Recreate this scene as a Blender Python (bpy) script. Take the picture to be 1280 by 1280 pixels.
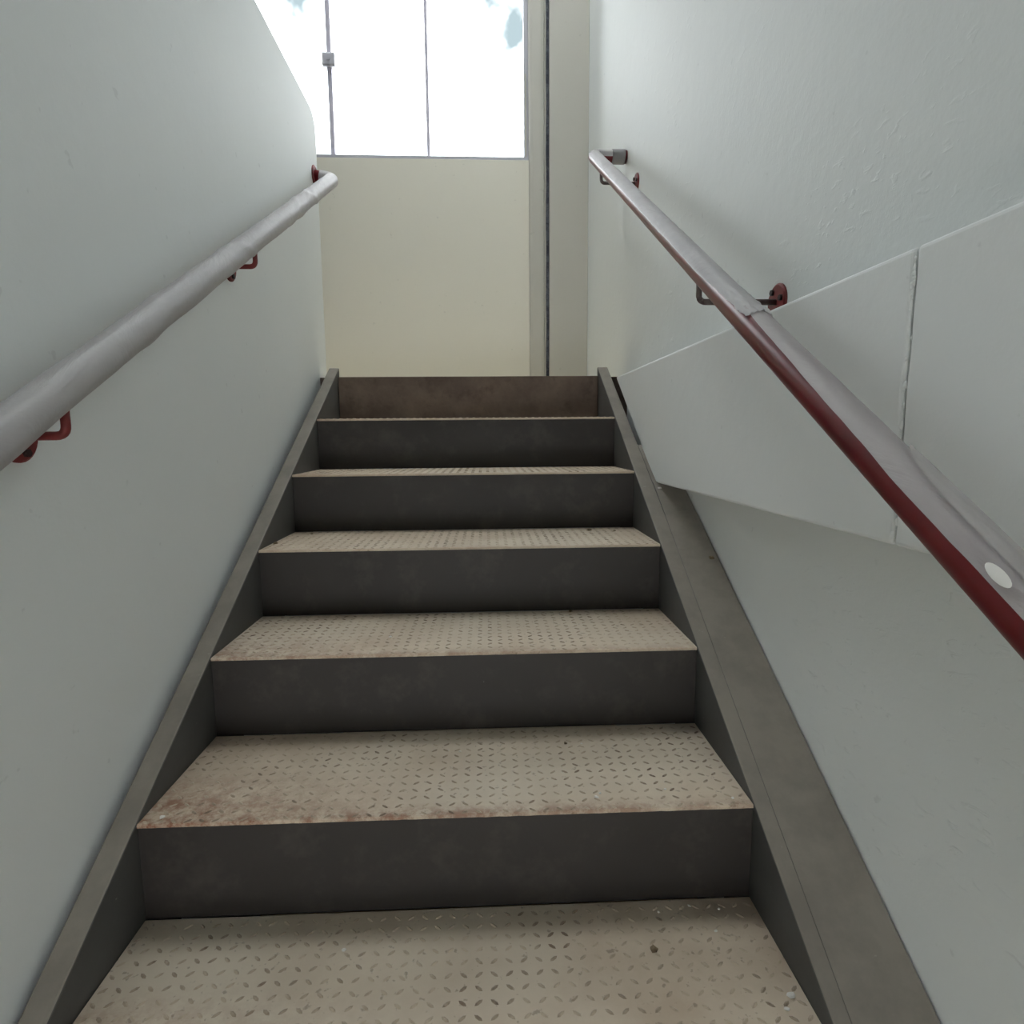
import bpy, bmesh, math, random
from mathutils import Vector, Matrix, noise

scene = bpy.context.scene
for o in list(bpy.data.objects):
    bpy.data.objects.remove(o)
COL = scene.collection

# ------------------------------------------------------------------ camera
FPX = 749.88
YAW, PITCH, ROLL = 0.0514, -0.1262, -0.0086
CAM = Vector((0.0503, -0.9072, 0.6084))
cam_d = bpy.data.cameras.new('camera')
cam_d.sensor_width = 36.0
cam_d.lens = FPX / 1280 * 36.0
cam_d.clip_start = 0.02
cam = bpy.data.objects.new('camera', cam_d)
COL.objects.link(cam)
_f = Vector((math.sin(YAW) * math.cos(PITCH), math.cos(YAW) * math.cos(PITCH), math.sin(PITCH)))
_r = Vector((math.cos(YAW), -math.sin(YAW), 0))
_u = _r.cross(_f)
_r2 = math.cos(ROLL) * _r + math.sin(ROLL) * _u
_u2 = -math.sin(ROLL) * _r + math.cos(ROLL) * _u
cam.matrix_world = Matrix(((_r2.x, _u2.x, -_f.x, CAM.x), (_r2.y, _u2.y, -_f.y, CAM.y),
                           (_r2.z, _u2.z, -_f.z, CAM.z), (0, 0, 0, 1)))
scene.camera = cam

# ------------------------------------------------------------------ sky
SKY_STRENGTH = 12.8
world = bpy.data.worlds.new('overcast_sky')
scene.world = world
world.use_nodes = True
wn, wl = world.node_tree.nodes, world.node_tree.links
wn.clear()
w_out = wn.new('ShaderNodeOutputWorld')
w_bg = wn.new('ShaderNodeBackground')
w_tc = wn.new('ShaderNodeTexCoord')
w_no = wn.new('ShaderNodeTexNoise')
w_no.inputs['Scale'].default_value = 5.5
w_no.inputs['Detail'].default_value = 5
w_rp = wn.new('ShaderNodeValToRGB')
w_rp.color_ramp.elements[0].position = 0.345
w_rp.color_ramp.elements[0].color = (0.080, 0.097, 0.103, 1)
w_rp.color_ramp.elements[1].position = 0.475
w_rp.color_ramp.elements[1].color = (0.98, 0.985, 1.0, 1)
w_mp = wn.new('ShaderNodeMapping')
w_mp.inputs['Location'].default_value = (9.26, 7.47, 2.77)
wl.new(w_tc.outputs['Generated'], w_mp.inputs['Vector'])
wl.new(w_mp.outputs['Vector'], w_no.inputs['Vector'])
wl.new(w_no.outputs['Fac'], w_rp.inputs['Fac'])
wl.new(w_rp.outputs['Color'], w_bg.inputs['Color'])
w_bg.inputs['Strength'].default_value = SKY_STRENGTH
wl.new(w_bg.outputs['Background'], w_out.inputs['Surface'])

# ------------------------------------------------------------------ exposure
vs = scene.view_settings
vs.view_transform = 'Standard'
vs.look = 'None'
vs.exposure = 0.0
vs.gamma = 1.0
vs.use_curve_mapping = False

# ------------------------------------------------------------------ dimensions (metres)
RISE, GO = 0.1673, 0.2838
K = RISE / GO
XL, XR, XB = -0.559, 0.632, 0.556     # left wall face, right wall face, concrete beam face
Z_LAND = 5 * RISE                     # upper landing level
Y_LAND = 1.452                        # edge of the upper landing
Y_BACK = 2.376                        # far wall face
Z_LOW = -4 * RISE                     # lower landing level
Z_CEIL = 4.60
Z_LINTEL = 2.90                       # unseen head of the far glazing, set low to cut its light
ADDED_SKYLIGHT = (-1.20, 0.61, 0.95, 2.30)  # unseen roof light added over the landing for daylight: x0, x1, y0, y1
ADDED_OPENING = (-0.559, 0.60, -0.66, 0.05)    # unseen opening added to light the lower steps: x0, x1, z0, z1
SKEW = -0.012                         # the flight is laid slightly out of square
SKX = -0.006
rnd = random.Random(4)

# ------------------------------------------------------------------ material helpers
def srgb(r, g, b):
    def c(v):
        v /= 255
        return v / 12.92 if v <= 0.04045 else ((v + 0.055) / 1.055) ** 2.4
    return (c(r), c(g), c(b), 1)

class Mat:
    def __init__(self, name, rough=0.6, metal=0.0, spec=0.5, vary=False):
        self.m = bpy.data.materials.new(name)
        self.m.use_nodes = True
        self.n, self.l = self.m.node_tree.nodes, self.m.node_tree.links
        self.b = self.n['Principled BSDF']
        self.b.inputs['Roughness'].default_value = rough
        self.b.inputs['Metallic'].default_value = metal
        self.b.inputs['Specular IOR Level'].default_value = spec
        self.tc = self.n.new('ShaderNodeTexCoord')
        self.col = None
        self.h = None
        self.vec = self.tc.outputs['Object']
        if vary:          # a different stretch of the pattern on every copy
            self.oi = self.n.new('ShaderNodeObjectInfo')
            va = self.n.new('ShaderNodeVectorMath')
            va.operation = 'MULTIPLY_ADD'
            va.inputs[1].default_value = (37.0, 23.0, 11.0)
            self.l.new(self.oi.outputs['Random'], va.inputs[0])
            self.l.new(self.tc.outputs['Object'], va.inputs[2])
            self.vec = va.outputs[0]
    def noise(self, scale, detail=4, rough=0.55, stretch=None, dist=0.0):
        t = self.n.new('ShaderNodeTexNoise')
        t.inputs['Scale'].default_value = scale
        t.inputs['Detail'].default_value = detail
        t.inputs['Roughness'].default_value = rough
        t.inputs['Distortion'].default_value = dist
        if stretch:
            mp = self.n.new('ShaderNodeMapping')
            mp.inputs['Scale'].default_value = stretch
            self.l.new(self.vec, mp.inputs['Vector'])
            self.l.new(mp.outputs['Vector'], t.inputs['Vector'])
        else:
            self.l.new(self.vec, t.inputs['Vector'])
        return t.outputs['Fac']
    def ramp(self, fac, p0, p1, c0=(0, 0, 0, 1), c1=(1, 1, 1, 1)):
        r = self.n.new('ShaderNodeValToRGB')
        r.color_ramp.elements[0].position = p0
        r.color_ramp.elements[1].position = p1
        r.color_ramp.elements[0].color = c0
        r.color_ramp.elements[1].color = c1
        self.l.new(fac, r.inputs['Fac'])
        return r.outputs['Color']
    def base(self, c):
        rgb = self.n.new('ShaderNodeRGB')
        rgb.outputs[0].default_value = c
        self.col = rgb.outputs[0]
        return self
    def over(self, fac, c, amount=1.0):
        mx = self.n.new('ShaderNodeMix')
        mx.data_type = 'RGBA'
        if amount != 1.0:
            ml = self.n.new('ShaderNodeMath')
            ml.operation = 'MULTIPLY'
            ml.inputs[1].default_value = amount
            self.l.new(fac, ml.inputs[0])
            fac = ml.outputs[0]
        self.l.new(fac, mx.inputs['Factor'])
        self.l.new(self.col, mx.inputs['A'])
        mx.inputs['B'].default_value = c
        self.col = mx.outputs['Result']
        return self
    def bump(self, fac, strength, dist=0.01):
        bp = self.n.new('ShaderNodeBump')
        bp.inputs['Strength'].default_value = strength
        bp.inputs['Distance'].default_value = dist
        self.l.new(fac, bp.inputs['Height'])
        if self.h is not None:
            self.l.new(self.h, bp.inputs['Normal'])
        self.h = bp.outputs['Normal']
        return self
    def done(self):
        if self.col is not None:
            self.l.new(self.col, self.b.inputs['Base Color'])
        if self.h is not None:
            self.l.new(self.h, self.b.inputs['Normal'])
        return self.m

def wall_paint(name, c, stain=0.25, relief=0.05):
    m = Mat(name, rough=0.62, spec=0.3).base(c)
    m.over(m.ramp(m.noise(1.7, 5), 0.40, 0.75), (c[0] * .86, c[1] * .87, c[2] * .88, 1), stain)
    pits = m.ramp(m.noise(42, 2, 0.4), 0.74, 0.78)
    m.over(pits, (c[0] * .55, c[1] * .55, c[2] * .55, 1), 0.22)
    m.bump(m.noise(3.5, 3), 0.10, 0.03)
    if relief > 0.08:
        patch = m.ramp(m.noise(2.6, 3), 0.48, 0.62)
        ridge = m.ramp(m.noise(30, 3, 0.5, (1, 1, 2.2), 0.6), 0.60, 0.70)
        mu = m.n.new('ShaderNodeMath'); mu.operation = 'MULTIPLY'
        m.l.new(patch, mu.inputs[0]); m.l.new(ridge, mu.inputs[1])
        m.bump(mu.outputs[0], 0.22, 0.006)
    m.bump(m.noise(34, 4, 0.6), relief, 0.010)
    m.bump(m.noise(160, 2, 0.6), relief * 0.5, 0.004)
    return m.done()

M = {}
M['paint'] = wall_paint('white_wall_paint', srgb(225, 229, 228))
M['paint_rough'] = wall_paint('white_rough_plaster_paint', srgb(224, 228, 226), 0.3, 0.10)
M['paint_beam'] = wall_paint('white_beam_paint', srgb(228, 231, 230), 0.25, 0.07)
M['paint_cream'] = wall_paint('cream_wall_paint', srgb(230, 227, 214), 0.15, 0.05)
M['ceiling'] = wall_paint('grey_low_bounce_paint', srgb(96, 98, 100), 0.1, 0.05)  # dark grey chosen so the unseen upper surfaces bounce less light
M['column'] = wall_paint('grey_column_paint', srgb(196, 194, 185), 0.3, 0.06)
m = Mat('landing_floor_finish', 0.45).base(srgb(226, 212, 186))
m.over(m.ramp(m.noise(9, 5), 0.4, 0.7), srgb(208, 192, 164), 0.6)
M['landing'] = m.done()

def steel_paint(name, c, dusty=None, rust=0.0, rough=0.55):
    m = Mat(name, rough, spec=0.4, vary=True).base(c)
    m.over(m.ramp(m.noise(6, 6, 0.6), 0.38, 0.72), (c[0] * .70, c[1] * .69, c[2] * .66, 1), 0.6)
    if dusty:
        m.over(m.ramp(m.noise(14, 5, 0.65), 0.42, 0.62), dusty, 0.55)
    m.over(m.ramp(m.noise(9, 5, 0.7), 0.52, 0.75), srgb(84, 78, 72), 0.45)
    m.over(m.ramp(m.noise(55, 2, 0.5), 0.80, 0.83), srgb(150, 146, 138), 0.4)
    if rust:
        m.over(m.ramp(m.noise(4.5, 6, 0.7), 0.60, 0.68), srgb(110, 52, 26), rust)
    m.bump(m.noise(70, 3), 0.06, 0.004)
    return m.done()
m = Mat('dark_grey_steel_with_dust_and_painted_top_light', 0.55, spec=0.4).base(srgb(84, 84, 82))
m.over(m.ramp(m.noise(6, 6, 0.6), 0.38, 0.72), srgb(66, 65, 62), 0.6)
geo = m.n.new('ShaderNodeNewGeometry')
sx = m.n.new('ShaderNodeSeparateXYZ')
m.l.new(geo.outputs['Normal'], sx.inputs[0])
up = m.ramp(sx.outputs['Z'], 0.30, 0.75)
m.over(up, srgb(140, 133, 123), 0.9)  # up-facing sides paler: settled dust plus stronger top light painted in
dn = m.ramp(m.noise(9, 6, 0.65), 0.40, 0.64)
mu = m.n.new('ShaderNodeMath'); mu.operation = 'MULTIPLY'
m.l.new(up, mu.inputs[0]); m.l.new(dn, mu.inputs[1])
m.over(mu.outputs[0], srgb(104, 99, 91), 0.5)
m.over(m.ramp(m.noise(70, 2, 0.5), 0.75, 0.79), srgb(160, 156, 148), 0.4)
m.bump(m.noise(70, 3), 0.06, 0.004)
M['stringer'] = m.done()
M['riser'] = steel_paint('dark_grey_painted_steel', srgb(48, 44, 42))
m = Mat('brown_stained_concrete', 0.8).base(srgb(92, 78, 70))
m.over(m.ramp(m.noise(7, 6, 0.7), 0.40, 0.70), srgb(128, 112, 98), 0.6)
m.over(m.ramp(m.noise(16, 4, 0.6), 0.55, 0.75), srgb(58, 46, 40), 0.6)
m.bump(m.noise(40, 4), 0.25, 0.006)
M['edge'] = m.done()

# chequer-plate tread: dusty beige paint, rust gathering along the worn nosing and the left end
m = Mat('dusty_beige_tread_paint', 0.62, spec=0.35, vary=True).base(srgb(210, 195, 174))
m.over(m.ramp(m.noise(5, 6, 0.62), 0.36, 0.66), srgb(180, 160, 138), 0.75)
m.over(m.ramp(m.noise(2.2, 4, 0.5), 0.45, 0.65), srgb(208, 198, 180), 0.6)
m.over(m.ramp(m.noise(90, 2, 0.5), 0.66, 0.74), srgb(92, 78, 64), 0.45)
sep = m.n.new('ShaderNodeSeparateXYZ')
m.l.new(m.tc.outputs['Object'], sep.inputs[0])
def mrange(v, a, b):
    t = m.n.new('ShaderNodeMapRange')
    t.inputs['From Min'].default_value = a
    t.inputs['From Max'].default_value = b
    m.l.new(v, t.inputs['Value'])
    return t.outputs['Result']
def mmul(a, b):
    t = m.n.new('ShaderNodeMath')
    t.operation = 'MULTIPLY'
    m.l.new(a, t.inputs[0]); m.l.new(b, t.inputs[1])
    return t.outputs[0]
def madd(a, b, mode='ADD'):
    t = m.n.new('ShaderNodeMath')
    t.operation = mode
    m.l.new(a, t.inputs[0]); m.l.new(b, t.inputs[1])
    return t.outputs[0]
near = mrange(sep.outputs['Y'], 0.035, 0.004)
left = mrange(sep.outputs['X'], -0.05, -0.50)
corner = mmul(mrange(sep.outputs['Y'], 0.17, 0.02), left)
edge = madd(mmul(near, madd(left, mrange(sep.outputs['X'], 1.4, -0.6), 'MAXIMUM')), corner, 'MAXIMUM')
rn = m.ramp(m.noise(34, 6, 0.75), 0.40, 0.60)
oz = m.n.new('ShaderNodeSeparateXYZ')
m.l.new(m.oi.outputs['Location'], oz.inputs[0])
low = m.n.new('ShaderNodeMapRange')      # the lower, most walked treads have lost the most paint
for kk, vv in (('From Min', 0.36), ('From Max', 0.0), ('To Min', 0.25), ('To Max', 1.0)):
    low.inputs[kk].default_value = vv
m.l.new(oz.outputs['Z'], low.inputs['Value'])
m.over(mmul(mmul(edge, rn), low.outputs['Result']), srgb(126, 66, 36), 0.95)
m.bump(m.noise(60, 4), 0.12, 0.004)
M['tread'] = m.done()
m = Mat('worn_dark_lozenge_paint', 0.6, spec=0.35, vary=True).base(srgb(196, 180, 158))
m.over(m.ramp(m.noise(11, 5, 0.7), 0.46, 0.66), srgb(98, 76, 60), 0.75)
M['lozenge'] = m.done()

m = Mat('oxide_red_paint', 0.32, spec=0.5).base(srgb(108, 26, 30))
m.over(m.ramp(m.noise(8, 4), 0.4, 0.7), srgb(82, 18, 22), 0.6)
M['red'] = m.done()
m = Mat('oxide_red_bracket_paint', 0.5, spec=0.4).base(srgb(124, 48, 48))
m.over(m.ramp(m.noise(30, 4), 0.45, 0.7), srgb(66, 18, 20), 0.7)
M['red_matt'] = m.done()
m = Mat('dark_bolt_paint', 0.5).base(srgb(40, 14, 16))
m.bump(m.noise(80, 2), 0.1, 0.002)
M['bolt'] = m.done()
m = Mat('greyish_dusty_bracket_paint', 0.5).base(srgb(84, 66, 64))
m.over(m.ramp(m.noise(26, 4), 0.45, 0.6), srgb(120, 112, 106), 0.7)
M['rod_dusty'] = m.done()
m = Mat('grey_adhesive_tape', 0.5).base(srgb(128, 126, 126))
m.bump(m.noise(60, 3), 0.3, 0.004)
M['tape'] = m.done()
m = Mat('pale_anodised_aluminium', 0.5, 0.15).base(srgb(196, 196, 204))
m.bump(m.noise(30, 2), 0.05, 0.004)
M['alu'] = m.done()
m = Mat('grey_silicone_joint', 0.6).base(srgb(206, 202, 216))
m.over(m.ramp(m.noise(20, 3), 0.4, 0.7), srgb(180, 178, 190), 0.6)
M['joint'] = m.done()
m = Mat('dark_joint_filler', 0.8).base(srgb(70, 74, 86))
m.over(m.ramp(m.noise(24, 4, 0.7), 0.45, 0.6), srgb(118, 122, 130), 0.7)
M['joint_dark'] = m.done()
m = Mat('white_plastic_scrap', 0.5).base(srgb(232, 230, 224))
m.bump(m.noise(50, 2), 0.1, 0.003)
M['scrap'] = m.done()
m = Mat('dry_brown_scrap', 0.8).base(srgb(150, 134, 108))
m.over(m.ramp(m.noise(60, 3), 0.4, 0.6), srgb(84, 66, 46), 0.8)
M['scrap_brown'] = m.done()

def film_mat(name, c, clear):
    m = Mat(name, 0.48, spec=0.4).base(c)
    m.over(m.ramp(m.noise(12, 5, 0.6, (1, 0.35, 0.35)), 0.40, 0.70), (c[0] * .80, c[1] * .78, c[2] * .80, 1), 0.7)
    m.bump(m.noise(26, 5, 0.6, (1, 0.3, 0.3), 1.0), 0.6, 0.008)
    mat = m.done()
    tr = m.n.new('ShaderNodeBsdfTransparent')
    mx = m.n.new('ShaderNodeMixShader')
    mx.inputs[0].default_value = clear
    m.l.new(m.b.outputs[0], mx.inputs[1])
    m.l.new(tr.outputs[0], mx.inputs[2])
    m.l.new(mx.outputs[0], m.n['Material Output'].inputs['Surface'])
    return mat
M['film'] = film_mat('milky_plastic_film', srgb(186, 184, 184), 0.12)
M['film_thin'] = film_mat('thin_milky_plastic_film', srgb(190, 185, 184), 0.22)
M['film_outer'] = film_mat('loose_milky_plastic_film', srgb(210, 206, 203), 0.40)

GLASS_DIM = (0.74, 0.755, 0.76, 1)    # tint added to dim the daylight through the far glazing
m = Mat('light_dimming_window_glass', 0.02)
tr = m.n.new('ShaderNodeBsdfTransparent')
tr.inputs[0].default_value = GLASS_DIM
gl = m.n.new('ShaderNodeBsdfGlossy')
gl.inputs['Roughness'].default_value = 0.02
fr = m.n.new('ShaderNodeFresnel')
fr.inputs['IOR'].default_value = 1.25
mx = m.n.new('ShaderNodeMixShader')
m.l.new(fr.outputs[0], mx.inputs[0])
m.l.new(tr.outputs[0], mx.inputs[1])
m.l.new(gl.outputs[0], mx.inputs[2])
m.l.new(mx.outputs[0], m.n['Material Output'].inputs['Surface'])
M['glass'] = m.m
m2 = m.m.copy()  # clear copy for the added roof light
m2.name = 'clear_added_roof_glass'
for nd in m2.node_tree.nodes:
    if nd.type == 'BSDF_TRANSPARENT':
        nd.inputs[0].default_value = (0.97, 0.985, 0.98, 1)
M['glass_clear'] = m2

# ------------------------------------------------------------------ mesh helpers
def mesh_from(name, verts, faces, mat, smooth=False):
    me = bpy.data.meshes.new(name)
    me.from_pydata([tuple(v) for v in verts], [], faces)
    me.update()
    bm = bmesh.new(); bm.from_mesh(me)
    bmesh.ops.recalc_face_normals(bm, faces=bm.faces)
    bm.to_mesh(me); bm.free()
    me.materials.append(mat)
    if smooth:
        for p in me.polygons:
            p.use_smooth = True
    return me

def link(name, me, parent=None, bevel=0.0, seg=2):
    o = bpy.data.objects.new(name, me)
    COL.objects.link(o)
    if parent:
        o.parent = parent
    if bevel:
        b = o.modifiers.new('bevel', 'BEVEL')
        b.width = bevel
        b.segments = seg
        b.limit_method = 'ANGLE'
    return o

def box_geo(x0, x1, y0, y1, z0, z1):
    v = [(x, y, z) for x in (x0, x1) for y in (y0, y1) for z in (z0, z1)]
    f = [(0, 1, 3, 2), (4, 6, 7, 5), (0, 4, 5, 1), (2, 3, 7, 6), (0, 2, 6, 4), (1, 5, 7, 3)]
    return v, f

def box(name, b, mat, parent=None, bevel=0.0):
    v, f = box_geo(*b)
    return link(name, mesh_from(name, v, f, mat), parent, bevel)

def prism_yz(name, poly, x0, x1, mat, parent=None, bevel=0.0, seg=2):
    """polygon in the y-z plane, extruded along x"""
    n = len(poly)
    v = [(x0, y, z) for y, z in poly] + [(x1, y, z) for y, z in poly]
    f = [tuple(range(n)), tuple(range(2 * n - 1, n - 1, -1))]
    f += [(i, (i + 1) % n, n + (i + 1) % n, n + i) for i in range(n)]
    return link(name, mesh_from(name, v, f, mat), parent, bevel, seg)

def struct(o):
    o['kind'] = 'structure'
    return o

def empty(name, loc=(0, 0, 0), rz=0.0):
    o = bpy.data.objects.new(name, None)
    o.empty_display_size = 0.1
    COL.objects.link(o)
    o.location = loc
    o.rotation_euler = (0, 0, rz)
    return o

def tag(o, label, cat, group=None):
    o['label'] = label
    o['category'] = cat
    if group:
        o['group'] = group
    return o

def round_corner(pts, radius, n=8):
    out = [Vector(pts[0])]
    for i in range(1, len(pts) - 1):
        a, b, c = Vector(pts[i - 1]), Vector(pts[i]), Vector(pts[i + 1])
        u, w = (a - b).normalized(), (c - b).normalized()
        ang = u.angle(w)
        t = min(radius / math.tan(ang / 2), (a - b).length * .49, (c - b).length * .8)
        p0, p1 = b + u * t, b + w * t
        for j in range(n + 1):
            s = j / n
            out.append((1 - s) ** 2 * p0 + 2 * s * (1 - s) * b + s * s * p1)
    out.append(Vector(pts[-1]))
    return out

def frames(path):
    """a stable frame (side, top) at each path point"""
    res = []
    prev = None
    for i, p in enumerate(path):
        if i == 0: t = path[1] - path[0]
        elif i == len(path) - 1: t = path[-1] - path[-2]
        else: t = path[i + 1] - path[i - 1]
        t = t.normalized()
        if prev is None:
            e1 = Vector((1, 0, 0)) if abs(t.x) < 0.9 else Vector((0, -1, 0)); e1 = (e1 - t * e1.dot(t)).normalized()
        else:
            e1 = (prev - t * prev.dot(t)).normalized()
        prev = e1
        e2 = e1.cross(t)
        if e2.z < 0: e2 = -e2
        res.append((p, e1, e2))
    return res

def subdivide(path, step):
    out = [path[0]]
    for a, b in zip(path, path[1:]):
        n = max(1, int((b - a).length / step))
        out += [a.lerp(b, (j + 1) / n) for j in range(n)]
    return out

def tube(name, path, radius, mat, parent, seg=20, caps=True):
    fr = frames(path)
    v, f = [], []
    for p, e1, e2 in fr:
        for j in range(seg):
            a = 2 * math.pi * j / seg
            v.append(p + e1 * math.cos(a) * radius + e2 * math.sin(a) * radius)
    for i in range(len(fr) - 1):
        for j in range(seg):
            k = (j + 1) % seg
            f.append((i * seg + j, i * seg + k, (i + 1) * seg + k, (i + 1) * seg + j))
    if caps:
        f.append(tuple(range(seg)))
        f.append(tuple((len(fr) - 1) * seg + j for j in range(seg)))
    me = mesh_from(name, v, f, mat)
    for p in me.polygons:
        p.use_smooth = len(p.vertices) == 4
    return link(name, me, parent)

def wrap(name, path, rfun, arc, mat, parent, seg=40):
    """a wrinkled sheet of film round a pipe; arc(i, t) gives the two edge angles, rfun the radius"""
    fr = frames(path)
    v, f = [], []
    n = len(fr)
    s = 0.0
    for i, (p, e1, e2) in enumerate(fr):
        if i: s += (p - fr[i - 1][0]).length
        a0, a1 = arc(s)
        for j in range(seg + 1):
            a = a0 + (a1 - a0) * j / seg
            r = rfun(s, a, j / seg)
            v.append(p + e1 * math.cos(a) * r + e2 * math.sin(a) * r)
    for i in range(n - 1):
        for j in range(seg):
            q = i * (seg + 1) + j
            f.append((q, q + 1, q + seg + 2, q + seg + 1))
    me = bpy.data.meshes.new(name)
    me.from_pydata([tuple(x) for x in v], [], f)
    me.update()
    me.materials.append(mat)
    for p in me.polygons:
        p.use_smooth = True
    return link(name, me, parent)

def disc(name, c, axis, radius, thick, mat, parent, seg=28, squash=1.0):
    """a bevelled round plate with its back on point c, facing along axis (unit x)"""
    v, f = [], []
    prof = [(0.0, radius), (thick * .55, radius), (thick, radius * .9)]
    for d, r in prof:
        for j in range(seg):
            a = 2 * math.pi * j / seg
            v.append((c[0] + axis * d, c[1] + math.cos(a) * r * squash, c[2] + math.sin(a) * r))
    for i in range(len(prof) - 1):
        for j in range(seg):
            k = (j + 1) % seg
            f.append((i * seg + j, i * seg + k, (i + 1) * seg + k, (i + 1) * seg + j))
    f.append(tuple(range(seg)))
    f.append(tuple((len(prof) - 1) * seg + j for j in range(seg)))
    return link(name, mesh_from(name, v, f, mat), parent)

# ================================================================== SETTING
X_OUT = -1.90      # outer wall beyond the guard wall
Y_REAR = -3.2
struct(box('floor', (X_OUT, 0.80, Y_LAND + 0.034, Y_BACK + 0.12, Z_LAND - 0.18, Z_LAND - 0.002), M['landing'], bevel=0.004))
struct(box('floor', (X_OUT - 0.15, 0.80, Y_REAR - 0.15, Y_BACK + 0.2, Z_LOW - 0.17, Z_LOW), M['landing']))
def boxes(name, bs, mat):
    wv, wf = [], []
    for b in bs:
        v, f = box_geo(*b)
        wf += [tuple(i + len(wv) for i in q) for q in f]
        wv += v
    return link(name, mesh_from(name, wv, wf, mat))
CX0, CX1, CY0, CY1, CZ1 = X_OUT - 0.15, 0.95, Y_REAR - 0.15, Y_BACK + 0.2, Z_CEIL + 0.15
SX0, SX1, SY0, SY1 = ADDED_SKYLIGHT
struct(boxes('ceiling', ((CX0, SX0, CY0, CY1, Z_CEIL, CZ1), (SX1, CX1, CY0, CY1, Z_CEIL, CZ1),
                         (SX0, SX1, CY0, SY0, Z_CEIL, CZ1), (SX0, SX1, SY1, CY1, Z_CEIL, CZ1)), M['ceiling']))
win2 = struct(empty('added_window_2', (0, 0, Z_CEIL + 0.06)))  # unseen roof light, added to bring daylight onto landing and steps
xm = (SX0 + SX1) / 2
for b in ((SX0, SX1, SY0, SY0 + 0.03, -0.02, 0.02), (SX0, SX1, SY1 - 0.03, SY1, -0.02, 0.02), (SX0, SX0 + 0.03, SY0 + 0.03, SY1 - 0.03, -0.02, 0.02),
          (SX1 - 0.03, SX1, SY0 + 0.03, SY1 - 0.03, -0.02, 0.02), (xm - 0.015, xm + 0.015, SY0 + 0.03, SY1 - 0.03, -0.02, 0.02)):
    box('window_frame', b, M['alu'], win2, 0.002)
for a, b in ((SX0 + 0.03, xm - 0.015), (xm + 0.015, SX1 - 0.03)):
    box('pane', (a, b, SY0 + 0.03, SY1 - 0.03, -0.004, 0.004), M['glass_clear'], win2)
# guard wall on the left of the flight, flat top, slightly rounded far corner
prism = [(Y_REAR, Z_LOW), (1.588, Z_LOW), (1.582, 1.755), (1.572, 1.792), (1.545, 1.818), (1.51, 1.824), (Y_REAR, 1.824)]
struct(prism_yz('wall_left', prism, XL - 0.14, XL, M['paint'], bevel=0.006, seg=3))
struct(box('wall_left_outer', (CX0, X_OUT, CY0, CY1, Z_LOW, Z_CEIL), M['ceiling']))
struct(box('wall_right', (XR, XR + 0.15, Y_REAR - 0.15, Y_BACK + 0.2, Z_LOW, Z_CEIL), M['paint_rough']))
x0, x1, z0, z1 = ADDED_OPENING
struct(boxes('wall_rear', ((X_OUT, x0, CY0, Y_REAR, Z_LOW, Z_CEIL), (x1, XR, CY0, Y_REAR, Z_LOW, Z_CEIL), (x0, x1, CY0, Y_REAR, z1, Z_CEIL)), M['paint']))  # the gap low in this wall is added to let daylight in
struct(box('wall_back', (X_OUT, 0.335, Y_BACK + 0.012, Y_BACK + 0.14, Z_LAND - 0.18, 2.022), M['paint_cream'], bevel=0.004))

struct(box('wall_under_landing', (X_OUT, XR, Y_BACK + 0.012, Y_BACK + 0.14, Z_LOW, Z_LAND - 0.18), M['paint']))
struct(box('trim_5', (XL, XR, Y_LAND + 0.021, Y_LAND + 0.034, Z_LAND - 0.18, Z_LAND - 0.001), M['edge']))
# column at the right end of the window: pilaster strip, open joint, pier
struct(box('wall_column', (0.428, XR, Y_BACK, Y_BACK + 0.16, Z_LAND - 0.18, Z_CEIL), M['column'], bevel=0.003))
struct(box('trim_1', (0.322, 0.402, Y_BACK - 0.012, Y_BACK + 0.15, Z_LAND - 0.18, Z_CEIL), M['column'], bevel=0.018))
struct(box('trim_2', (0.402, 0.428, Y_BACK + 0.018, Y_BACK + 0.12, Z_LAND - 0.18, Z_CEIL), M['joint_dark'], bevel=0.002))
bead_path = [Vector((0.4065, Y_BACK + 0.008, Z_LAND - 0.1 + 0.12 * i)) + Vector((0.0012 * math.sin(i * 2.1), 0, 0)) for i in range(44)]
bead = tube('sealant_bead', bead_path, 0.0048, M['column'], None, 8)
bead['kind'] = 'structure'
bead.name = 'trim_3'

# glazing above the far wall
win = empty('window_1', (0, Y_BACK + 0.06, 2.022))
struct(win)
wy = 0.0
JX = [-1.662, -1.173, -0.684, -0.195, 0.300]
z_top = Z_LINTEL - 2.022
struct(box('wall_added_lintel', (X_OUT, XR, Y_BACK + 0.012, Y_BACK + 0.14, Z_LINTEL, Z_CEIL), M['ceiling']))  # unseen wall added above the panes to reduce the front light
box('window_sill', (X_OUT, 0.322, -0.045, 0.05, 0.0, 0.016), M['alu'], win, 0.003)
box('window_frame', (X_OUT, 0.322, -0.03, 0.03, z_top - 0.05, z_top), M['alu'], win, 0.002)
jamb = box('window_frame', (0.300, 0.322, -0.03, 0.03, 0.016, z_top - 0.05), M['alu'], win, 0.002)
box('jamb_bead', (0.304, 0.312, -0.034, -0.030, 0.016, 0.42), M['column'], jamb)
box('window_frame', (X_OUT, X_OUT + 0.03, -0.03, 0.03, 0.016, z_top - 0.05), M['alu'], win, 0.002)
edges = [X_OUT + 0.03] + JX
for a, b in zip(edges, edges[1:]):
    box('pane', (a + 0.004, b - (0.004 if b < 0.29 else 0.0), -0.005, 0.005, 0.016, z_top - 0.05), M['glass'], win)
for i, x in enumerate(JX[:-1]):
    w = 0.0105 if i % 2 == 0 else 0.0075
    box('pane_joint', (x - w, x + w, -0.007, 0.007, 0.016, z_top - 0.05), M['joint'], win)
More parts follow.
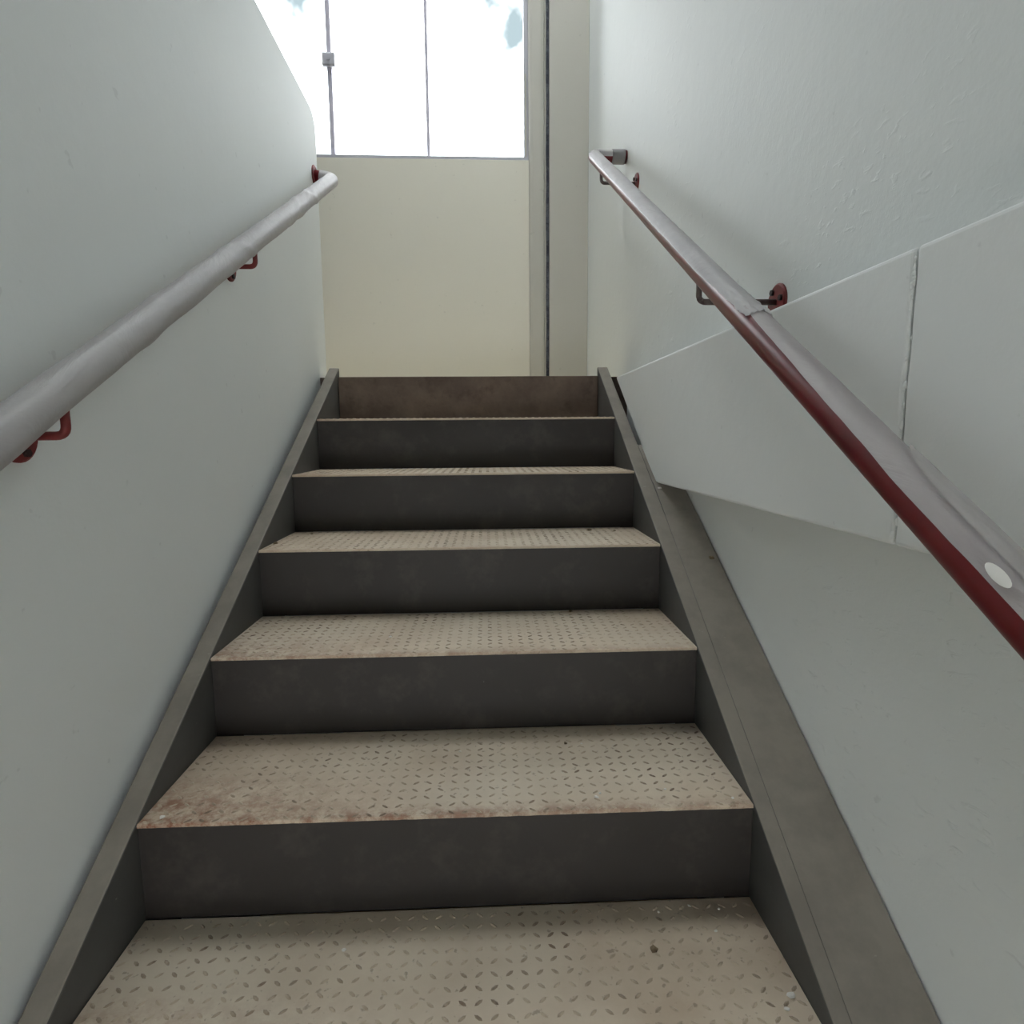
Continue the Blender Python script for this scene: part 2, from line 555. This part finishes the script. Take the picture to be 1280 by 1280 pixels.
for x in (-0.684, -1.662):
    v, f = [], []
    cl = prism_yz('glass_clamp', [(-0.026, 0.448), (-0.026, 0.502), (-0.020, 0.508), (0.020, 0.508), (0.026, 0.502), (0.026, 0.448), (0.020, 0.442), (-0.020, 0.442)],
                  x - 0.031, x + 0.031, M['alu'], win, 0.004)
    disc_v = tube('clamp_screw', [Vector((x, -0.026, 0.475)), Vector((x, -0.030, 0.475))], 0.009, M['alu'], cl, 12)

# concrete edge beam of the upper floor along the right wall: two boards with a filled joint
beam = struct(empty('trim_4', (XB, 0, 0.47)))
Y_J = -0.205
zb0, zb1 = 0.0, 0.352
def beam_panel(poly):
    n = len(poly)
    v = [(0, y, z) for y, z in poly] + [(XR - XB, y, z) for y, z in poly]
    f = [tuple(range(n)), tuple(range(2 * n - 1, n - 1, -1))] + [(i, (i + 1) % n, n + (i + 1) % n, n + i) for i in range(n)]
    return link('panel', mesh_from('panel', v, f, M['paint_beam']), beam, 0.006, 3)
def joint_line(side):
    pts = []
    for i in range(15):
        z = zb0 + (zb1 - zb0) * i / 14
        pts.append((Y_J + side * (0.0012 + 0.0008 * noise.noise((z * 40, 3, 1))) + 0.004 * noise.noise((z * 14, 0, 7)) - 0.012 * (z - 0.17), z))
    return pts
beam_panel(joint_line(1) + [(1.338, zb1), (1.325, zb1 - 0.012), (0.832, zb0 + 0.012), (0.812, zb0)])
beam_panel([(-2.2, zb0), (-2.2, zb1)] + joint_line(-1)[::-1])
# crumbs of filler squeezed out of the joint
cv, cf = [], []
jl = joint_line(0)
for i in range(26):
    z = zb0 + (zb1 - zb0) * (0.03 + 0.95 * rnd.random())
    yy = Y_J - 0.012 * (z - 0.17) + 0.004 * noise.noise((z * 14, 0, 7)) + rnd.uniform(-0.004, 0.005)
    s = rnd.uniform(0.0015, 0.0045)
    base = len(cv)
    ring = []
    for q in range(7):
        a = 2 * math.pi * q / 7
        ring.append((0.0008, yy + math.cos(a) * s * rnd.uniform(.6, 1), z + math.sin(a) * s * rnd.uniform(.8, 1.9)))
    cv += ring + [(-s * 0.6, yy, z)]
    cf += [(base + q, base + (q + 1) % 7, base + 7) for q in range(7)]
fc = link('joint_filler', mesh_from('joint_filler', cv, cf, M['paint_beam'], True), beam)
fc['kind'] = 'stuff'

# ================================================================== STAIRCASE
stair = empty('steel_staircase', (SKX, 0, 0), SKEW)
tag(stair, 'grey steel staircase with dusty beige chequered treads and dark closed risers', 'staircase')
SM = Matrix.Translation((SKX, 0, 0)) @ Matrix.Rotation(SKEW, 4, 'Z')
SI = SM.inverted()
TX = 0.4985

# tread plate with a gently serrated nosing, shared by all treads
def tread_mesh(depth):
    v, f = [], []
    n = 90
    th = 0.006
    for i in range(n + 1):
        x = -TX + 2 * TX * i / n
        w = 0.0012 * noise.noise((x * 60, 1, 2))
        v += [(x, w + 0.0015, 0), (x, w, -0.0015), (x, w, -th), (x, depth, -th), (x, depth, 0)]
    for i in range(n):
        a, b = i * 5, i * 5 + 5
        for q in range(5):
            f.append((a + q, a + (q + 1) % 5, b + (q + 1) % 5, b + q))
    f.append((0, 1, 2, 3, 4)); f.append(tuple(n * 5 + q for q in range(5)))
    return mesh_from('tread', v, f, M['tread'])

def lozenge_mesh(depth):
    v, f = [], []
    p = 0.0222
    nx, ny = int(2 * TX / p), int(depth / p)
    L, W, H = 0.0072, 0.0025, 0.0016
    for iy in range(ny + 1):
        for ix in range(nx + 1):
            cx = -TX + 0.010 + ix * p
            cy = 0.006 + iy * p * 0.98
            if cy > depth - 0.012 or cx > TX - 0.010: continue
            a = math.radians(40 if (ix + iy) % 2 else -40)
            ca, sa = math.cos(a), math.sin(a)
            b = len(v)
            for (u, w_) in ((-L, 0), (-L * .45, W), (L * .45, W), (L, 0), (L * .45, -W), (-L * .45, -W)):
                v.append((cx + u * ca - w_ * sa, max(0.0, cy + u * sa + w_ * ca), 0.0001))
            for u in (-L * .5, L * .5):
                v.append((cx + u * ca, max(0.0, cy + u * sa), H))
            f += [(b, b + 1, b + 6), (b + 1, b + 2, b + 7, b + 6), (b + 2, b + 3, b + 7),
                  (b + 3, b + 4, b + 7), (b + 4, b + 5, b + 6, b + 7), (b + 5, b, b + 6)]
    return mesh_from('raised_lozenges', v, f, M['lozenge'])

me_t, me_l = tread_mesh(GO), lozenge_mesh(GO)
me_t5, me_l5 = tread_mesh(Y_LAND - 4 * GO), lozenge_mesh(Y_LAND - 4 * GO)
def riser_mesh():
    v, f = box_geo(-TX, TX, 0.002, 0.007, -RISE + 0.0005, -0.0065)
    return mesh_from('riser', v, f, M['riser'])
me_r = riser_mesh()
for i in range(-3, 5):
    t = link('tread', me_t5 if i == 4 else me_t, stair)
    t.location = (0, i * GO, i * RISE)
    l = link('raised_lozenges', me_l5 if i == 4 else me_l, t)
    l['kind'] = 'stuff'
    r = link('riser', me_r, stair)
    r.location = (0, i * GO, i * RISE)
top = box('riser', (-TX, TX, Y_LAND - 0.004, Y_LAND + 0.02, 4 * RISE + 0.001, Z_LAND), M['edge'], stair, 0.003)
top['label'] = 'brown stained top riser under the landing edge'

Y0, Y1 = -1.12, 1.478
def stringer(x0, x1):
    return prism_yz('stringer', [(Y0, K * Y0), (Y1, K * Y1 + 0.002), (Y1, K * Y1 - 0.30), (Y1 - 0.1, K * Y1 - 0.36), (Y0 + 0.55, Z_LOW + 0.003), (Y0, Z_LOW + 0.003)],
                    x0, x1, M['stringer'], stair, 0.0035, 2)
stringer(-0.5 - 0.038, -0.4995)
stringer(0.4995, 0.5 + 0.040)
# cover plate that closes the gap between the right stringer and the wall, up to the beam
def cover(x_in0, x_in1, y0, y1):
    v = []
    for dz in (0.0, 0.0030):
        for (y, xi) in ((y0, x_in0), (y1, x_in1)):
            li = Vector((xi, y, K * y + dz))
            lo = SI @ Vector((XR - 0.003, y, 0)); lo = Vector((lo.x, y, K * y + dz))
            v += [li, lo]
    f = [(0, 1, 3, 2), (4, 6, 7, 5), (0, 4, 5, 1), (2, 3, 7, 6), (0, 2, 6, 4), (1, 5, 7, 3)]
    return link('cover_plate', mesh_from('cover_plate', v, f, M['stringer']), stair, 0.0012, 2)
cover(0.508, 0.541, -1.12, 0.80)
prism_yz('cover_backing', [(-1.12, K * -1.12 - 0.001), (0.98, K * 0.98 - 0.001), (0.98, K * 0.98 - 0.02), (-1.12, K * -1.12 - 0.02)], 0.541, 0.612, M['stringer'], stair)

# ================================================================== HANDRAILS
RR = 0.0235
def bracket(parent, x_wall, x_rail, y, z_rod, z_rail, rod_mat, side, bolts):
    """a bent rod from under the pipe to a round wall plate; side +1: wall on the right"""
    path = round_corner([(x_rail, y, z_rail), (x_rail, y, z_rod), (x_wall - side * 0.004, y, z_rod)], 0.014, 6)
    rod = tube('bracket_rod', path, 0.0058, rod_mat, parent, 12)
    pl = disc('wall_plate', (x_wall, y, z_rod), -side, 0.035, 0.006, M['red_matt'], rod)
    for a in bolts:
        c = Vector((x_wall - side * 0.005, y + 0.023 * math.cos(a), z_rod + 0.023 * math.sin(a)))
        tube('bolt', [c, c + Vector((-side * 0.006, 0, 0))], 0.0058, M['bolt'], rod, 6)
    return rod

# ---- right rail
def rpos(y):
    return Vector((0.468 + 0.0243 * y, y, K * y + 0.766))
hr = empty('handrail', (XR, 0.3, 0.86))
tag(hr, 'red pipe handrail on the right wall, top half under peeling milky plastic film', 'handrail', None)
def loc(path, o):
    return [p - Vector(o.location) for p in path]
YE = 1.544
e = rpos(YE)
rpath = round_corner([rpos(-1.75), e, (XR - 0.001, YE, e.z)], 0.024, 8)
rpath = subdivide(rpath, 0.03)
tube('rail_pipe', loc(rpath, hr), RR, M['red'], hr, 28)
D = math.radians
y_tear = -0.004
wr1 = subdivide(round_corner([rpos(0.0), e, (XR - 0.05, YE, e.z)], 0.024, 8), 0.008)
def arc1(s):
    j = 0.05 * noise.noise((s * 9, 0.3, 0)) + 0.03 * noise.noise((s * 40, 2.3, 0))
    j += 0.22 * max(0, 1 - s / 0.12) * noise.noise((s * 60, 9.1, 0))
    b = 163 - 22 * max(0, 1 - s / 0.25)
    return D(-55 if s < 1.80 else 12), D(b) + j
wrapf1 = wrap('plastic_film', loc(wr1, hr),
     lambda s, a, q: RR + 0.0012 + 0.0007 * noise.noise((s * 30, a * 2.5, 1)) + 0.007 * max(0, 1 - s / 0.14) * abs(noise.noise((s * 30, a * 3, 5))) + 0.0010 * max(0, (q - .93) * 14),
     arc1, M['film'], hr)
wr2 = subdivide([rpos(0.03), rpos(-1.7)], 0.012)
def arc2(s):
    j = 0.05 * noise.noise((s * 8, 4.3, 0)) + 0.02 * noise.noise((s * 35, 6.3, 0))
    b = 128 + 26 * min(1, s / 0.45)
    return D(b) + j, D(-60)
wrap('plastic_film', loc(wr2, hr),
     lambda s, a, q: RR + 0.0010 + 0.0004 * noise.noise((s * 22, a * 2.0, 9)) + 0.0015 * max(0, (.07 - q) * 14),
     arc2, M['film_thin'], hr)
wr3 = subdivide([rpos(-0.325), rpos(-1.7)], 0.012)
def arc3(s):
    o = 40 * math.exp(-s / 0.03)
    return D(112 - o), D(-40 + o)
lo_f = wrap('loose_film', loc(wr3, hr),
     lambda s, a, q: RR + 0.0042 + 0.0008 * noise.noise((s * 14, a * 1.2, 3)),
     arc3, M['film_outer'], hr)
# small white oval label on the film
st = rpos(-0.478)
fr0 = frames([rpos(-0.48), rpos(-0.46)])[0]
v, f = [], []
n = 20
ax = (rpos(-0.46) - rpos(-0.48)).normalized()
for q in range(n):
    a = 2 * math.pi * q / n
    th = D(136) + math.cos(a) * 0.16
    v.append(st + ax * math.sin(a) * 0.0135 + (fr0[1] * math.cos(th) + fr0[2] * math.sin(th)) * (RR + 0.0062) - Vector(hr.location))
v.append(st + (fr0[1] * math.cos(D(138)) + fr0[2] * math.sin(D(138))) * (RR + 0.0072) - Vector(hr.location))
f = [(q, (q + 1) % n, n) for q in range(n)]
link('oval_label', mesh_from('oval_label', v, f, M['scrap'], True), hr)
tp = [Vector((x, YE, e.z)) for x in (XR - 0.058, XR - 0.054, XR - 0.012, XR - 0.008)]
tube('tape_wrap', loc(tp, hr), RR + 0.003, M['tape'], hr, 24)
def B(y, dz=-0.064):
    p = rpos(y)
    return y, p.z + dz - hr.location.z, p.z - 0.02 - hr.location.z, p.x - hr.location.x
for yy, mt in ((0.27, M['rod_dusty']), (1.377, M['rod_dusty']), (-0.85, M['rod_dusty'])):
    p = rpos(yy)
    zr = p.z - 0.064 if yy > -0.5 else p.z - 0.064
    if yy < -0.5:
        xw = XB - XR
    else:
        xw = 0.0
    bracket(hr, xw, p.x - XR, yy - 0.3, zr - 0.86, p.z - 0.018 - 0.86, mt, 1, (D(60), D(170), D(290)))

# ---- left rail
def lpos(y):
    return Vector((-0.494, y, 0.557 * y + 0.721))
hl = empty('handrail', (XL, 0.3, 0.86))
tag(hl, 'pipe handrail on the left wall, wholly wrapped in creased milky plastic film', 'handrail', None)
YL = 1.528
el = lpos(YL)
lpath = subdivide(round_corner([lpos(-1.75), el, (XL + 0.001, YL, el.z + 0.012)], 0.022, 8), 0.03)
tube('rail_pipe', loc(lpath, hl), RR, M['red'], hl, 28)
lw = subdivide(round_corner([lpos(-1.7), el, (XL + 0.022, YL, el.z + 0.008)], 0.022, 8), 0.012)
L_END = 3.6
def rl(s, a, q):
    fold = 0.0
    for c, w, tw in ((3.05, 0.02, 0.05), (3.30, 0.015, -0.05), (2.1, 0.03, 0.03), (2.6, 0.02, -0.04), (3.18, 0.012, 0.06)):
        d = (s - c - tw * a) / w
        fold += 0.0024 * math.exp(-d * d)
    bag = 0.004 * max(0, -math.sin(a)) * max(0, noise.noise((s * 5, 8, 0)) + 0.15)
    return RR + 0.0016 + 0.0008 * noise.noise((s * 24, a * 2, 4)) + fold + bag + 0.002 * max(0, (q - .95) * 20)
wrap('plastic_film', loc(lw, hl), rl,
     lambda s: (D(-150) + 0.12 * noise.noise((s * 4, 1, 1)), D(222) + 0.12 * noise.noise((s * 4, 2, 2))), M['film'], hl, 56)
disc('wall_plate', (0.0, YL - 0.3, el.z + 0.012 - 0.86), 1, 0.038, 0.006, M['red_matt'], hl)
for yy in (0.66, -0.08, -0.86):
    p = lpos(yy)
    bracket(hl, 0.0, p.x - XL, yy - 0.3, p.z - 0.063 - 0.86, p.z - 0.018 - 0.86, M['red_matt'], -1, (D(60), D(180), D(285)))

# ================================================================== LITTER
def chip(name, p, s, mat, seed, label, cat, group, flat=0.35):
    q = random.Random(seed)
    n = 6
    v = [(math.cos(6.283 * i / n) * s * q.uniform(.5, 1.1), math.sin(6.283 * i / n) * s * q.uniform(.5, 1.1), q.uniform(0, s * .15)) for i in range(n)]
    v += [(x * .6 + q.uniform(-.2, .2) * s, y * .6, z + s * flat) for x, y, z in v]
    f = [tuple(range(n)), tuple(range(2 * n - 1, n - 1, -1))] + [(i, (i + 1) % n, n + (i + 1) % n, n + i) for i in range(n)]
    o = link(name, mesh_from(name, v, f, mat))
    o.location = p
    tag(o, label, cat, group)
    return o
ORD = {4: 'first', 3: 'second', 2: 'third', 1: 'fourth', 0: 'fifth', -1: 'sixth'}
chips = [(-0.169, -0.072, -1, .0042), (-0.155, 0.389, 1, .0055), (0.237, 0.03, 0, .0045), (0.465, 0.012, 0, .004),
         (0.384, -0.020, -1, .0035), (0.408, -0.073, -1, .0035), (0.002, 0.194, 0, .003), (0.242, 0.208, 0, .003),
         (-0.472, 0.022, 0, .006), (0.470, -0.186, -1, .008), (0.430, -0.030, -1, .003), (0.36, 0.045, 0, .003),
         (0.33, -0.03, -1, .003), (0.245, 0.040, 0, .004), (-0.02, 0.20, 0, .0022), (0.454, -0.205, -1, .004)]
for i, (x, y, k, s) in enumerate(chips):
    chip('paint_chip', (x, y, k * RISE + 0.0012), s, M['scrap'], i, 'tiny white paint chip on the %s tread below the landing' % ORD[k], 'paint chip', 'white chips scattered on the treads')
darks = [(-0.484, 0.655, 2, .009), (-0.43, 0.80, 2, .006), (0.27, 0.55, 1, .006), (0.21, 0.21, 0, .005), (0.36, 0.79, 2, .008), (0.43, 0.77, 2, .006), (0.30, -0.10, -1, .008)]
for i, (x, y, k, s) in enumerate(darks):
    chip('dirt_crumb', (x, y, k * RISE + 0.0012), s, M['scrap_brown'], 50 + i, 'small brown crumb of dirt on the %s tread below the landing' % ORD[k], 'crumb', 'brown crumbs scattered on the treads', 0.5)
chip('plaster_scrap', (0.556, 0.768, K * 0.768 + 0.004), 0.010, M['scrap'], 91, 'white scrap of plaster under the corner of the white beam', 'scrap', None, 0.3)
chip('dry_leaf_scrap', (0.612, 0.511, K * 0.511 + 0.004), 0.010, M['scrap_brown'], 77, 'curled dry scrap on the grey cover plate against the right wall', 'scrap', None, 0.6)
